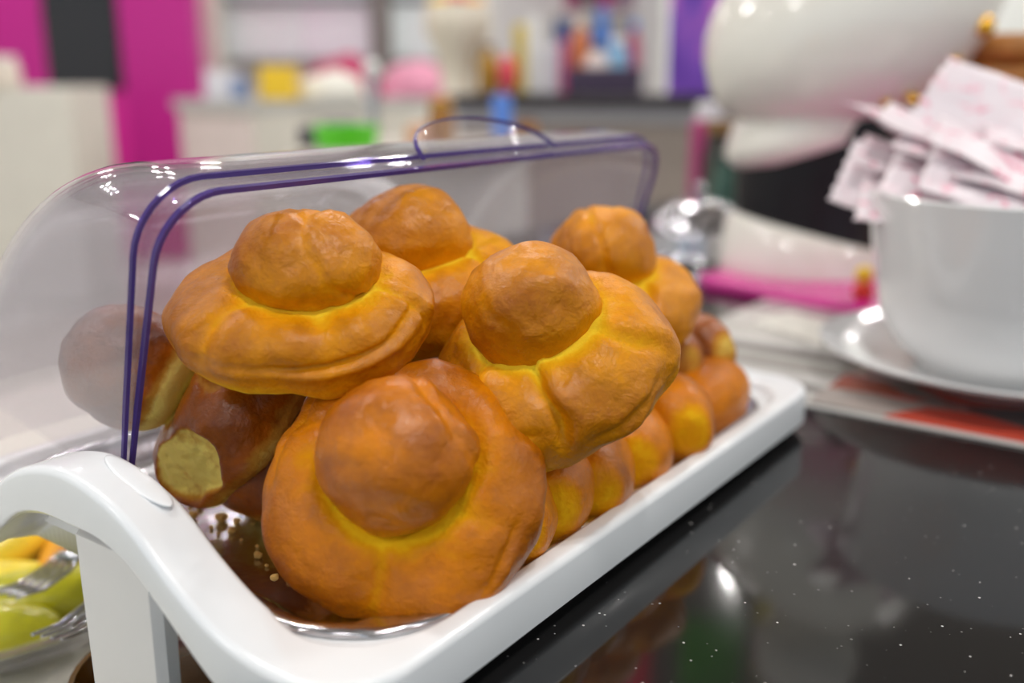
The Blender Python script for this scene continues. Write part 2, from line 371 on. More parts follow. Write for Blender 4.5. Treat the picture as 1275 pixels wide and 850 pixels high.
# clear roll-top cover: two nested shells turning about the same axis
AXV, AXZ = VM, .066
def cover_profile(u0, u1, R, cr, n=9):
    P = [(u0, .012), (u0, .05), (u0, .09), (u0, R - cr)]
    P += [(u0 + cr - cr * math.cos(math.pi / 2 * i / n), R - cr + cr * math.sin(math.pi / 2 * i / n)) for i in range(1, n + 1)]
    P += [(u0 + cr + (u1 - u0 - 2 * cr) * i / 12, R) for i in range(1, 12)]
    P += [(u1 - cr + cr * math.sin(math.pi / 2 * i / n), R - cr + cr * math.cos(math.pi / 2 * i / n)) for i in range(0, n + 1)]
    P += [(u1, .09), (u1, .05), (u1, .012)]
    return P
def cov_pt(u, r, phi): return (u, AXV - r * math.cos(phi), AXZ + r * math.sin(phi))   # phi 0 = front, 90 = up, 180 = back
def shell(name, u0, u1, R, cr, phi0, phi1, ew):
    P = cover_profile(u0, u1, R, cr); n = 30; vs = []; fs = []; k = len(P); T = .0022
    cu = (u0 + u1) / 2
    Q = []                                    # inner wall: profile inset by T
    for i, (u, r) in enumerate(P):
        a = P[max(i - 1, 0)]; c = P[min(i + 1, k - 1)]; tx, tr = c[0] - a[0], c[1] - a[1]; l = math.hypot(tx, tr)
        Q.append((u + tr / l * T, r - tx / l * T))
    for j in range(n + 1):
        ph = phi0 + (phi1 - phi0) * j / n
        vs += [cov_pt(u, r, ph) for u, r in P] + [cov_pt(u, max(r, .001), ph) for u, r in Q]
    for j in range(n):
        for i in range(k - 1):
            a = j * 2 * k + i; b2 = (j + 1) * 2 * k + i
            fs.append((a, b2, b2 + 1, a + 1)); fs.append((a + k, a + k + 1, b2 + k + 1, b2 + k))
    sh = tpart(MB().add(vs, fs), name, CLEAR)
    # cut front edge: slim solid strip along the profile
    ed = MB(); rings = []
    for (u, r), (u2, r2) in zip(P, Q):
        rings.append([cov_pt(u, r + .0002, phi0), cov_pt(u, r + .0002, phi0 + ew / max(r, .02)), cov_pt(u2, r2 - .0002, phi0 + ew / max(r, .02)), cov_pt(u2, r2 - .0002, phi0)])
    loft(rings, True, True).build('cut_edge', EDGE, sh, smooth=False)
    return sh
R_ = math.radians
front = shell('sliding_cover', .2675, .7500, .1615, .034, R_(72), R_(170), .0030)
shell('fixed_cover', .2635, .7540, .1645, .036, R_(76.5), R_(184), .0024)
# half-moon grip on the top edge
gp_ = []; N = 28; rows = []
for i in range(N + 1):
    t = math.pi * i / N; u = .523 - .070 * math.cos(t); h = .021 * math.sin(t) ** .9
    base = Vector(cov_pt(u, .1615, R_(75))) + Vector((0, .020 * math.sin(t), 0)); 
    tip = base + Vector((0, .010 * math.sin(t), h + .001)); nrm = Vector((0, -1, .35)).normalized() * .0022
    rows.append([tuple(base - Vector((0, 0, .001))), tuple(tip), tuple(tip + nrm), tuple(base + nrm - Vector((0, 0, .001)))])
grip = tpart(loft(rows, True, True), 'grip_tab', CLEAR, auto=30)
g_e = loft([[r[1], tuple(Vector(r[1]) + Vector((0, 0, .0014))), tuple(Vector(r[2]) + Vector((0, -.0008, .0014))), r[2]] for r in rows], True, True).build('grip_edge', EDGE, grip, smooth=False)

# steel pan lying in the tray
PB = (U0 + .0335, U1 - .0335, V0 + .0165, V1 - .0165)
def pan_loop(ins, z, rad, wr=0.0):
    out = []
    for i, p in enumerate(rrect(ins, rad, bounds=PB)):
        n_ = (noise.noise(Vector((p[0] * 42, p[1] * 42, z * 60))) + .5 * noise.noise(Vector((p[0] * 120, p[1] * 120, 3.)))) * wr
        out.append((p[0] + n_ * .5, p[1] + n_ * .4, z + n_))
    return out
pan = loft([pan_loop(.0005, .0288, .062), pan_loop(0, .0300, .062, .0006), pan_loop(.0015, .0318, .062, .0012), pan_loop(.0045, .0322, .063, .0016), pan_loop(.009, .0312, .064, .0024), pan_loop(.013, .0285, .066, .0026), pan_loop(.018, .0230, .068, .0022),
            pan_loop(.0225, .0175, .071, .0012), pan_loop(.027, .0152, .074, .0005), pan_loop(.034, .0145, .08)], False, True).build('steel_pan', STEEL, auto=60)
tag(pan, 'shallow stainless steel pan with crimped rim lying inside the white tray', 'pan')
PZ = .0147

# ------------------------------------------------------------------ bread
def ico(sub):
    import bmesh
    bm = bmesh.new(); bmesh.ops.create_icosphere(bm, subdivisions=sub, radius=1)
    v = np.array([x.co[:] for x in bm.verts]); f = [tuple(q.index for q in p.verts) for p in bm.faces]; bm.free(); return v, f
ICO6, ICO5, ICO4 = ico(6), ico(5), ico(4)
def nz(P, s, off=0.0):
    return np.array([noise.noise(Vector((p[0] * s + off, p[1] * s - off, p[2] * s + 2 * off))) for p in P])
def bread_obj(name, P, F, bake, m, parent):
    me = bpy.data.meshes.new(name); me.from_pydata(P.tolist(), [], F); me.update(); me.materials.append(m)
    me.polygons.foreach_set('use_smooth', [True] * len(F))
    a = me.attributes.new('bake', 'FLOAT', 'POINT'); a.data.foreach_set('value', np.clip(bake, -.3, 1.3).astype(np.float32))
    o = bpy.data.objects.new(name, me); COL.objects.link(o); o.parent = parent; return o
def cam_frame(axis_cam, roll=0.0):
    """axis_cam = (right, up, toward camera) as the camera sees it -> rotation whose Z is that axis and X runs to the camera's right"""
    n = (RT * axis_cam[0] + UV * axis_cam[1] - FV * axis_cam[2]).normalized()
    x = RT - n * RT.dot(n); x.normalize(); y = n.cross(x)
    M = Matrix((x, y, n)).transposed().to_4x4()
    return M @ Matrix.Rotation(roll, 4, 'Z'), n
def smoothstep(x, a, b):
    t = np.clip((x - a) / (b - a), 0, 1); return t * t * (3 - 2 * t)

def brioche(label, px, py, depth, axis, R, kind, seed, hr=.036, hofs=(0, 0), hz=.034, hs=(1, 1, 1), htop=.028, hbot=.026, creases=(), hcreases=(), lobes=(), torn=None, bias=0.0, hbias=0.0, sq=(1, 1), dimple=.013, roll=0.0, nm='brioche_bun', hi=True, rings=()):
    Mr, n = cam_frame(axis, roll); c = at_depth(px, py, depth)
    root = empty(nm, None, M=Matrix.Translation(c - n * hbot * .98) @ Mr)
    tag(root, label, 'brioche', 'brioche buns piled in the tray')
    lift = hbot * .98
    D, F = ICO6 if hi else ICO5
    hc = np.array([hofs[0], hofs[1], hz])
    # body
    th = np.arcsin(np.clip(D[:, 2], -1, 1)); az = np.arctan2(D[:, 1], D[:, 0])
    cs = np.abs(np.cos(th)) ** .82; sn = np.sign(D[:, 2]) * np.abs(np.sin(th)) ** .92
    zz = np.where(sn > 0, sn * htop, -hbot * np.tanh(-sn * 1.6) / np.tanh(1.6))
    P = np.stack([R * sq[0] * cs * np.cos(az), R * sq[1] * cs * np.sin(az), zz], 1)
    rho = np.hypot(P[:, 0] - hc[0], P[:, 1] - hc[1])
    upm = smoothstep(D[:, 2], -.1, .35)
    P[:, 2] -= dimple * np.exp(-(rho / (hr * .95)) ** 4) * upm
    dirn = P / np.linalg.norm(P, axis=1)[:, None]
    dsp = .0062 * nz(P, 20, seed) + .0028 * nz(P, 48, seed * 1.7) + .0008 * nz(P, 120, seed * .6)
    bake = .62 + bias + .18 * nz(P, 16, seed + 5)
    for (a0, dep, wd, side) in creases:
        da = (az - a0 + math.pi) % (2 * math.pi) - math.pi
        wob = da + .25 * nz(P, 30, seed + 9)
        g = np.exp(-(wob / wd) ** 2) * (upm if side > 0 else smoothstep(D[:, 2], -.6, .1)) * smoothstep(cs, .25, .6)
        dsp -= dep * g; bake -= .30 * np.exp(-(wob / (wd * .8)) ** 2) * upm * smoothstep(cs, .25, .6) * min(1, dep / .004)
        dsp += dep * .45 * np.exp(-((wob - wd * 2.0) / (wd * 1.2)) ** 2) * upm
    for (z0, a0, aw, dep, wd) in rings:                # folds running round the side
        da = (az - a0 + math.pi) % (2 * math.pi) - math.pi; dz = D[:, 2] - z0 + .14 * nz(P, 18, seed + 13) - .12 * da
        en = np.exp(-(da / aw) ** 2); dsp -= dep * np.exp(-(dz / wd) ** 2) * en; dsp += dep * .6 * np.exp(-((dz + 2.2 * wd) / (1.6 * wd)) ** 2) * en; bake -= .2 * np.exp(-(dz / wd) ** 2) * en
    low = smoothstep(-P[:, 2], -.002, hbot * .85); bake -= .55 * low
    if torn is not None:
        td = Vector(torn[:3]).normalized(); dd = D @ np.array(td); q = smoothstep(dd + .05 * nz(P, 60, seed), torn[3], torn[3] + .05)
        pl = (P @ np.array(td)); lim = torn[4]
        ex = np.maximum(pl - lim, 0) * q; P -= ex[:, None] * np.array(td)[None] * .95
        bake = bake * (1 - q) + (-.02 + .10 * nz(P, 160, seed)) * q; dsp = dsp * (1 - q) + (.0016 * nz(P, 190, seed) + .0009 * nz(P, 90, 3.)) * q
    P2 = P + dirn * dsp[:, None]
    hd = np.linalg.norm((P2 - hc) / np.array(hs), axis=1)
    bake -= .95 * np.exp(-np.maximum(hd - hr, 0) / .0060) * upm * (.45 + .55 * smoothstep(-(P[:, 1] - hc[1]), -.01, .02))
    P2[:, 2] += lift
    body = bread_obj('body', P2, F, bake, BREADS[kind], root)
    # head
    D, F = ICO5
    H = D * hr * np.array(hs)
    haz = np.arctan2(D[:, 1], D[:, 0])
    dsp = .0030 * nz(D, 1.5, seed + 20) + .0011 * nz(D, 4.0, seed + 30) + .0003 * nz(D, 9., seed)
    hb = .64 + hbias + bias + .16 * nz(D, 1.3, seed + 40)
    for (cx_, cy_, cz_, ox, dep, wd) in hcreases:      # crease on a great-circle-ish plane
        cn = np.array(Vector((cx_, cy_, cz_)).normalized()); dd = D @ cn - ox + .07 * nz(D, 2.2, seed + 3)
        g = np.exp(-(dd / wd) ** 2); dsp -= dep * g; hb -= .16 * g * min(1, dep / .002); dsp += .4 * dep * np.exp(-((dd - 2.2 * wd) / (1.4 * wd)) ** 2)
    for (lx, ly, lz, amp, wd) in lobes:
        ld = np.array(Vector((lx, ly, lz)).normalized()); a = np.arccos(np.clip(D @ ld, -1, 1)); dsp += amp * np.exp(-(a / wd) ** 2)
    H2 = H + D * dsp[:, None]
    hb -= .85 * smoothstep(-D[:, 2], .10, .62)
    H2 = H2 + hc; H2[:, 2] += lift
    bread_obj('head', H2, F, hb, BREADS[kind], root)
    return root

A = brioche('large glossy brioche at the front of the tray with its head facing the camera', 502, 612, .492, (-.08, .30, .95), .0685, 'amber', 1.3,
        hr=.0365, hofs=(.0015, .0125), hz=.031, hs=(1.0, 1.03, .95), htop=.030, hbot=.026, creases=((-1.75, .0028, .09, 1), (-.35, .0015, .12, 1), (2.5, .0016, .10, 1)),
        hcreases=((.80, .55, -.1, .72, .0017, .06),), lobes=((.97, -.05, .20, .0060, .40),), dimple=.016, sq=(1.0, .97), bias=.06, hbias=.02, rings=((.45, -.6, .35, .0018, .05), (.5, 2.6, .4, .002, .05)))
B = brioche('tan brioche at upper left of the pile lying across the front brioche', 377, 390, .515, (.03, .78, .62), .0670, 'gold', 4.1,
        hr=.0375, hofs=(.004, .004), hz=.029, hs=(1.0, .80, .70), htop=.028, hbot=.021, creases=((-1.2, .0035, .16, 1), (-2.2, .003, .10, 1), (-.25, .003, .07, 1)),
        hcreases=((.85, .25, .1, .1, .0010, .05), (.8, -.1, .5, .55, .0016, .05)), bias=.08, sq=(1.02, .82), dimple=.010, rings=((.30, -1.1, .7, .0042, .055), (.45, -.4, .3, .002, .05)))
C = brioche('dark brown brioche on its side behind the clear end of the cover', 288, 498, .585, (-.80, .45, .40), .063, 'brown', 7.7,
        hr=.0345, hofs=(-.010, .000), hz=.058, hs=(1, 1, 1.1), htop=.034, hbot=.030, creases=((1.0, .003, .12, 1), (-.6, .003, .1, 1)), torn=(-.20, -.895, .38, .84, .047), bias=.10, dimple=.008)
D_ = brioche('golden brioche at the back of the pile under the cover grip', 524, 358, .610, (-.10, .85, .50), .060, 'gold', 10.2,
        hr=.0365, hofs=(-.004, .005), hz=.031, hs=(1.08, .90, .85), htop=.032, hbot=.027, creases=((-1.9, .003, .12, 1), (-.4, .004, .08, 1)), hcreases=((.2, -.6, .6, .25, .0014, .06),), bias=.02)
E_ = brioche('big golden brioche right of centre with a tall oval head and folded base', 691, 456, .530, (-.30, .66, .68), .0655, 'gold', 13.9,
        hr=.0365, hofs=(-.003, .011), hz=.034, hs=(.97, .95, .96), htop=.034, hbot=.023, creases=((-1.55, .0055, .09, 1), (-.35, .0022, .12, 1), (-2.5, .002, .1, 1)),
        hcreases=((.7, .2, .3, -.2, .0006, .08),), bias=.04, hbias=.04, sq=(1, .92), dimple=.009, rings=((.10, -.9, .35, .0026, .07), (.3, -2.2, .4, .0025, .06)))
F_ = brioche('bright golden brioche at the far right end of the pile', 770, 378, .700, (-.10, .88, .45), .0550, 'gold', 17.5,
        hr=.0370, hofs=(-.008, .006), hz=.037, hs=(1.0, 1, .88), htop=.032, hbot=.026, creases=((-1.2, .0035, .10, 1), (-2.2, .003, .1, 1)), hcreases=((.9, .1, .1, -.1, .0022, .05), (.7, -.5, .1, -.6, .0016, .06)), bias=.0)
def lump(P0, scl, rot, seed, amp=.0028):
    D, F = ICO5; sc3 = np.array(scl)
    P = np.sign(D) * np.abs(D) ** .92 * sc3
    P = P + D * (amp * nz(P, 26, seed) + amp * .4 * nz(P, 70, seed))[:, None]
    M = np.array(rot); return P @ M.T + np.array(P0), F, D, P
def loaf(label, name, strands, kind, seed, zbase, cat='braided loaf', pale_side=0.0):
    c = Vector(strands[0][0]); root = empty(name, (strands[len(strands) // 2][0][0], strands[len(strands) // 2][0][1], zbase)); tag(root, label, cat)
    for i, (pos, scl, ang, tiltx) in enumerate(strands):
        Rm = Matrix.Rotation(ang, 3, 'Z') @ Matrix.Rotation(tiltx, 3, 'Y')
        P, F, D, L = lump(pos, scl, Rm, seed + i * 3.1)
        P[:, 2] = np.maximum(P[:, 2], zbase + .0004)
        bake = .66 + .15 * nz(P, 18, seed + i) - .75 * smoothstep(-(P[:, 2] - pos[2]), .25 * scl[2], .9 * scl[2])
        bake -= .45 * smoothstep(np.abs(D[:, 0]), .78, .97)
        P = P - np.array(root.location)
        bread_obj('strand', P, F, bake, BREADS[kind], root)
    return root
def Wp(x, y, d): 
    p = at_depth(x, y, d); return p
# plaited loaf along the front rim
st = []
for (x, y, d, scl, ang, tl) in ((640, 640, .525, (.042, .030, .030), .9, .0), (690, 612, .556, (.044, .031, .031), .85, .1), (742, 592, .592, (.044, .032, .031), .75, .1), (792, 565, .632, (.042, .032, .031), .7, .1),
                                (843, 525, .672, (.048, .031, .033), .95, .1), (898, 500, .728, (.048, .030, .029), .15, .0)):
    p = Wp(x, y, d); p.z = max(p.z, PZ + scl[2] * .9); st.append(((p.x, max(p.y, .2945), p.z), scl, ang, tl))
loaf('amber plaited loaf lying along the front rim of the tray', 'plaited_loaf', st, 'amber', 31., PZ)
# darker plaited loaf behind it, its end showing at the right
p = Wp(868, 432, .775)
st = [((p.x - .005, p.y, p.z), (.034, .024, .028), 1.25, .15), ((p.x - .045, p.y + .006, p.z), (.036, .026, .028), 1.1, .1), ((p.x - .10, p.y + .012, p.z - .002), (.036, .028, .030), .9, .1),
      ((p.x - .155, p.y + .012, p.z - .002), (.036, .028, .030), .9, .1), ((p.x - .21, p.y + .012, p.z - .002), (.036, .028, .030), .9, .1)]
DL = loaf('dark brown plaited loaf end at the far right, above the amber loaf', 'plaited_loaf', st, 'brown', 47., p.z - .024)
# rolls at the bottom of the pile
def roll(label, x, y, z, s, kind, seed, rz=0):
    root = empty('round_roll', (x, y, z - s[2] * .95)); tag(root, label, 'bread roll', 'rolls under the brioche pile')
    D, F = ICO5; P = D * np.array(s); P = P + D * (.003 * nz(P, 24, seed) + .001 * nz(P, 60, seed))[:, None]; P[:, 2] = np.maximum(P[:, 2], -s[2] * .95)
    bake = .75 + .15 * nz(P, 18, seed) - .7 * smoothstep(-P[:, 2], .3 * s[2], .9 * s[2]); P[:, 2] += s[2] * .95
    bread_obj('crust', P, F, bake, BREADS[kind], root); root.rotation_euler.z = rz
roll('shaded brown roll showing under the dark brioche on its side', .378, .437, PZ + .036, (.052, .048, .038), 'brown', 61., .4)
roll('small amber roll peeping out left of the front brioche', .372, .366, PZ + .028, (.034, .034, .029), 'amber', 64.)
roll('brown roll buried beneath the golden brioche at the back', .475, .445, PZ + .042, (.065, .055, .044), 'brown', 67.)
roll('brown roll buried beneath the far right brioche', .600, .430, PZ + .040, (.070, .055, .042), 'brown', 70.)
roll('golden roll wedged between the big central brioche and the far right one', .545, .345, .100, (.052, .045, .036), 'gold', 21.5)
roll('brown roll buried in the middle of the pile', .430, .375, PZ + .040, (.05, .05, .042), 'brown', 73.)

# crumbs on the pan
cp = [(237, 627, .8), (248, 629, 1.2), (276, 645, 1.5), (295, 648, 1.0), (288, 660, 1.1), (314, 642, .9), (240, 642, 1.3), (263, 655, .6), (321, 691, 1.1), (353, 701, 1.0), (345, 685, .6), (320, 678, .5), (343, 732, 1.0), (360, 717, .8), (332, 702, .5), (300, 670, .45), (272, 662, .5), (740, 640, 1.3), (735, 632, 1.0), (884, 528, 1.4)]
cr_me = []
for k in range(4):
    D, F = ico(2); P = D * (1 + .35 * nz(D, 1.8, k * 5.))[:, None] * np.array([1, .85, .75]); me = bpy.data.meshes.new('bread_crumb'); me.from_pydata(P.tolist(), [], F); me.materials.append(CRUMBM); cr_me.append(me)
for i, (x, y, s) in enumerate(cp):
    p = at_z(x, y, PZ + .0015); o = bpy.data.objects.new('bread_crumb', cr_me[i % 4]); COL.objects.link(o)
    zb = PZ + .0014 * s
    if i in (12,): zb = .0225
    o.location = (p.x, p.y, zb); o.scale = (.0024 * s,) * 3; o.rotation_euler = (0, 0, i)
    tag(o, 'tiny golden crumb fallen on the steel pan', 'crumb', 'crumbs on the steel pan')

# ------------------------------------------------------------------ cup with sachets, saucer, printed sheets
sheet = slab('printed_sheet', [(.806, -.32), (.985, -.32), (.985, .268), (.806, .268)], .0025, .0044, patch_mat('sheet_print', [(0, (150, 136, 130)), (.22, (200, 78, 58)), (.45, (98, 88, 86)), (.60, (170, 160, 154)), (.74, (176, 86, 60)), (.92, (206, 140, 50))], 19, .12, (1, .5, 1)), .0005)
tag(sheet, 'glossy printed sheet with red and grey pictures under the saucer', 'printed sheet')
sheet2 = slab('striped_sheet', [(.800, -.33), (1.20, -.33), (1.20, .46), (.800, .46)], .0003, .0022, patch_mat('stripe_print', [(0, (196, 194, 188)), (.3, (150, 146, 142)), (.5, (214, 212, 208)), (.75, (170, 164, 158))], 30, .15, (1, .02, 1)), .0005)
tag(sheet2, 'pale grey striped sheet lying behind the printed sheet', 'printed sheet')
q = [at_z(x, y, .0035) for x, y in ((938, 398), (985, 386), (1050, 405), (1020, 428))]
card = slab('white_card', [(p.x, p.y) for p in q][::-1], .0024, .0034, mat('card_white', (228, 226, 216), .5), .0003); tag(card, 'plain white card lying in front of the magenta board', 'card')

SC = at_z(1252, 452, .02)      # saucer centre
sau = empty('saucer', (SC.x, SC.y, .0045)); tag(sau, 'wide white porcelain saucer under the big white cup', 'saucer'); sau.scale = (1.04, 1.04, 1)
MB().lathe([(.005, .004), (.06, .004), (.064, .0), (.075, .0), (.078, .005), (.11, .014), (.152, .028), (.157, .0305), (.1575, .033), (.154, .0335), (.11, .020), (.08, .011), (.075, .0095), (.005, .0095)], 72).build('dish', CUPW, sau, auto=60)
cup = empty('large_cup', (SC.x, SC.y, .0140)); tag(cup, 'oversized white porcelain cup filled with sugar sachets', 'cup')
MB().lathe([(.004, .004), (.058, .004), (.060, 0), (.068, 0), (.072, .008), (.088, .022), (.102, .048), (.110, .085), (.1155, .125), (.118, .150), (.1185, .153), (.1165, .1545), (.1145, .152), (.110, .125), (.104, .085), (.096, .05), (.08, .026), (.06, .014), (.004, .012)], 72).build('bowl', CUPW, cup, auto=60)
cup.scale = (1.1, 1.1, 1.04)
hd = []
for i in range(15):
    t = -1.3 + 2.6 * i / 14; hd.append((.098 + .050 * math.cos(t), 0, .082 + .045 * math.sin(t)))
MB().tube(hd, .009, 12, Matrix.Rotation(-1.7, 4, 'Z')).build('handle', CUPW, cup)

def sachet_mesh(k):
    nx, ny = 16, 10; vs = []; fs = []; Lx, Ly = .058, .038
    rnd = random.Random(k * 11 + 3)
    for side in (1, -1):
        for i in range(nx + 1):
            for j in range(ny + 1):
                a, b = -1 + 2 * i / nx, -1 + 2 * j / ny
                h = .0045 * max(0, 1 - abs(a / .86) ** 4) * max(0, 1 - b ** 4) + .0004
                zz = noise.noise(Vector((a * 1.3 + k, b * 1.3, k * .7))) * .007 + .0012 * noise.noise(Vector((a * 5, b * 5, k)))
                x = a * Lx + (.0012 * (1 if j % 2 else -1) if i in (0, nx) else 0)
                vs.append((x, b * Ly, zz + side * h))
    n1 = (nx + 1) * (ny + 1)
    for i in range(nx):
        for j in range(ny):
            a = i * (ny + 1) + j; fs.append((a, a + ny + 1, a + ny + 2, a + 1)); fs.append((n1 + a, n1 + a + 1, n1 + a + ny + 2, n1 + a + ny + 1))
    bd = [(i * (ny + 1)) for i in range(nx + 1)]; bd2 = [(i * (ny + 1) + ny) for i in range(nx + 1)]
    for s in (bd, bd2):
        for a, b in zip(s, s[1:]): fs.append((a, b, n1 + b, n1 + a))
    for i in (0, nx):
        for j in range(ny):
            a = i * (ny + 1) + j; fs.append((a, a + 1, n1 + a + 1, n1 + a))
    return vs, fs
def sachet_mat(k, off):
    m = bpy.data.materials.new('sachet_paper'); m.use_nodes = True; nt = m.node_tree; b = nt.nodes['Principled BSDF']; L = nt.links.new
    tc = nt.nodes.new('ShaderNodeTexCoord'); mp = nt.nodes.new('ShaderNodeMapping'); mp.inputs['Location'].default_value = off; L(tc.outputs['Object'], mp.inputs['Vector'])
    n = nt.nodes.new('ShaderNodeTexNoise'); n.inputs['Scale'].default_value = 46; n.inputs['Detail'].default_value = 3; n.inputs['Distortion'].default_value = 1.2; L(mp.outputs[0], n.inputs['Vector'])
    r = nt.nodes.new('ShaderNodeValToRGB'); L(n.outputs['Fac'], r.inputs['Fac']); e = r.color_ramp.elements
    e[0].position = .54; e[0].color = (*s2l((226, 214, 219)), 1); e[1].position = .68; e[1].color = (*s2l((206, 90, 130)), 1); q = e.new(.60); q.color = (*s2l((232, 196, 206)), 1)
    L(r.outputs['Color'], b.inputs['Base Color']); b.inputs['Roughness'].default_value = .45
    b.inputs['Subsurface Weight'].default_value = 0.0
    return m
SM = [sachet_mesh(k) for k in range(5)]; SMAT = [sachet_mat(k, (k * .7, k * .3, k)) for k in range(5)]
SME = []
for k in range(5):
    b = MB().add(*SM[k]); me = bpy.data.meshes.new('sugar_sachet'); me.from_pydata(b.v, [], b.f); me.materials.append(SMAT[k]); me.polygons.foreach_set('use_smooth', [True] * len(me.polygons)); SME.append(me)
sach = [  # px, py, depth, axis normal as camera sees it, roll
 (1226, 150, .93, (-.20, .35, .92), -.55, 1.08, 'large upright sugar sachet with pink print on top of the sachet pile'),
 (1165, 175, .92, (.35, .80, .48), -.42, 1.0, None), (1130, 165, .95, (.30, .85, .40), -.75, 1.0, None), (1190, 205, .89, (.25, .80, .55), -.50, 1.0, None),
 (1235, 200, .87, (.25, .78, .6), -.45, 1.0, None), (1140, 215, .93, (.20, .75, .62), -.35, 1.0, None), (1120, 235, .92, (-.05, .60, .80), -.40, 1.0, 'sugar sachet with small black print low at the left of the pile'),
 (1180, 245, .87, (.10, .70, .7), -.42, 1.0, None), (1230, 240, .85, (.15, .7, .7), -.38, 1.0, None), (1265, 225, .86, (.1, .8, .5), -.3, 1.0, None), (1150, 258, .88, (-.05, .75, .6), -.30, 1.0, None),
 (1215, 268, .85, (.05, .8, .55), -.25, 1.0, None), (1265, 262, .84, (.1, .8, .55), -.2, 1.0, None), (1200, 170, .97, (.4, .8, .4), -.6, 1.0, None), (1265, 165, .95, (.2, .8, .5), -.5, 1.0, None),
 (1300, 190, .9, (.2, .8, .5), -.3, 1.0, None), (1310, 240, .88, (.2, .8, .5), .2, 1.0, None), (1250, 215, 1.0, (.2, .9, .3), .5, 1.0, None), (1180, 225, 1.0, (-.2, .9, .3), .3, 1.0, None), (1300, 150, 1.0, (.2, .8, .4), .1, 1.0, None)]
for i, (x, y, d, ax, rl, s, lab) in enumerate(sach):
    s *= 1.1; x += 14; Mr, n = cam_frame(ax, rl - .08); o = bpy.data.objects.new('sugar_sachet', SME[i % 5]); COL.objects.link(o)
    o.matrix_world = Matrix.Translation(at_depth(x, y, d)) @ Mr @ Matrix.Scale(s, 4)
    if lab and 'black print' in lab:
        for bx_, by_, bl in ((-.012, -.008, .016), (.010, -.010, .010)):
            MB().box((bx_, by_, .0085), (bl, .003, .0006), None, .0002).build('black_print', BLACKG, o, smooth=False)
    tag(o, lab or 'white paper sugar sachet with pink print heaped in the big cup', 'sachet', 'sugar sachets in the cup')

# ------------------------------------------------------------------ ceramic figure on its magenta board
q = [at_z(x, y, .012) for x, y in ((852, 345), (1100, 388))]
e1 = (q[1] - q[0]).normalized(); e2 = Vector((-e1.y, e1.x, 0)); e2 = e2 if e2.dot(FW) > 0 else -e2
bd = slab('magenta_board', [tuple((q[0] + e1 * a + e2 * b)[:2]) for a, b in ((.03, 0), (.42, 0), (.42, .30), (0, .30), (0, .03))], .0025, .013, mat('magenta_gloss', (222, 58, 158), .2), .003)
tag(bd, 'flat magenta board under the cream ceramic figure', 'board')
FD = 1.30
fc = level(990, 352, FD); MP = mpp(fc)
fig = empty('ceramic_figure', (fc.x, fc.y, .013), YAW); tag(fig, 'big glossy cream ceramic figure with black middle and gold beads', 'figurine')
def FX(x, y, yl=.09):   # figure-local x,z of a pixel in the figure's own plane
    p = level(x, y, FD + yl) - fig.location; return p.dot(RT), p.z
def section(rows, name, m, n=56, par=fig, depth=None):
    """lofted body: each row (xl, yl, xr, yr, squash) left and right outline pixel of a tilted elliptical ring"""
    lo = []
    for xl, yl, xr_, yr, sq in rows:
        a = FX(xl, yl); b = FX(xr_, yr); cx_, cz_ = (a[0] + b[0]) / 2, (a[1] + b[1]) / 2; dx, dz = (b[0] - a[0]) / 2, (b[1] - a[1]) / 2
        rr = math.hypot(dx, dz) * sq
        lo.append([(cx_ + dx * math.cos(t), .09 + rr * math.sin(t), cz_ + dz * math.cos(t)) for t in [2 * math.pi * i / n for i in range(n)]])
    return loft(lo, True, True).build(name, m, par, auto=70)
section([(900, 345, 1100, 360, .85), (893, 338, 1108, 352, .85), (895, 315, 1104, 338, .85), (905, 270, 1096, 312, .85), (909, 264, 1092, 308, .83), (914, 262, 1086, 306, .80)], 'base', CERAM)
section([(916, 268, 1090, 308, .8), (916, 250, 1090, 280, .8), (917, 215, 1096, 235, .8), (922, 190, 1110, 190, .8), (935, 165, 1125, 145, .8), (960, 140, 1125, 110, .8)], 'black_band', BLACKG)
section([(935, 214, 952, 214, .9), (910, 206, 1045, 190, .9), (903, 196, 1084, 164, .9), (905, 180, 1090, 148, .9), (914, 155, 1100, 120, .9), (925, 140, 1110, 100, .9)], 'hem', CERAM)
section([(960, 158, 1035, 158, .9), (915, 150, 1088, 152, .86), (897, 135, 1125, 135, .86), (884, 110, 1160, 112, .86), (878, 78, 1195, 78, .86), (880, 45, 1222, 40, .86), (888, 20, 1240, 2, .86), (905, -15, 1248, -40, .86), (930, -55, 1245, -85, .86), (965, -95, 1225, -130, .86), (1005, -130, 1190, -160, .86), (1050, -150, 1140, -175, .86)], 'jacket', CERAM)
# head above the frame
hx, hz = FX(1090, -235); MB().ball((hx, .09, hz), .078, 32, 20).build('head', CERAM, fig)
for i, (x, y, s) in enumerate(((1226, 32, .014), (1188, 78, .011), (1136, 124, .0095), (1104, 128, .007))):
    X, Z = FX(x, y, -.02); MB().lathe([(.001, -s * .4), (s * .7, -s * .4), (s, 0), (s * .75, s * .4), (s * .3, s * .55), (.001, s * .6)], 20, M=Matrix.Translation((X, -.02, Z)) @ Matrix.Rotation(R_(70), 4, 'X')).build('gold_bead', GOLD, fig)
orn = empty('small_ornament', at_z(1074, 372, .013)); tag(orn, 'tiny red and yellow ornament at the foot of the ceramic figure', 'ornament')
MB().ball((0, 0, .010), .013, 20, 12).build('red_base', mat('red_gloss', (214, 60, 40), .3), orn)
MB().ball((-.002, 0, .030), .011, 16, 10).build('yellow_top', mat('yellow_gloss', (238, 196, 40), .3), orn)

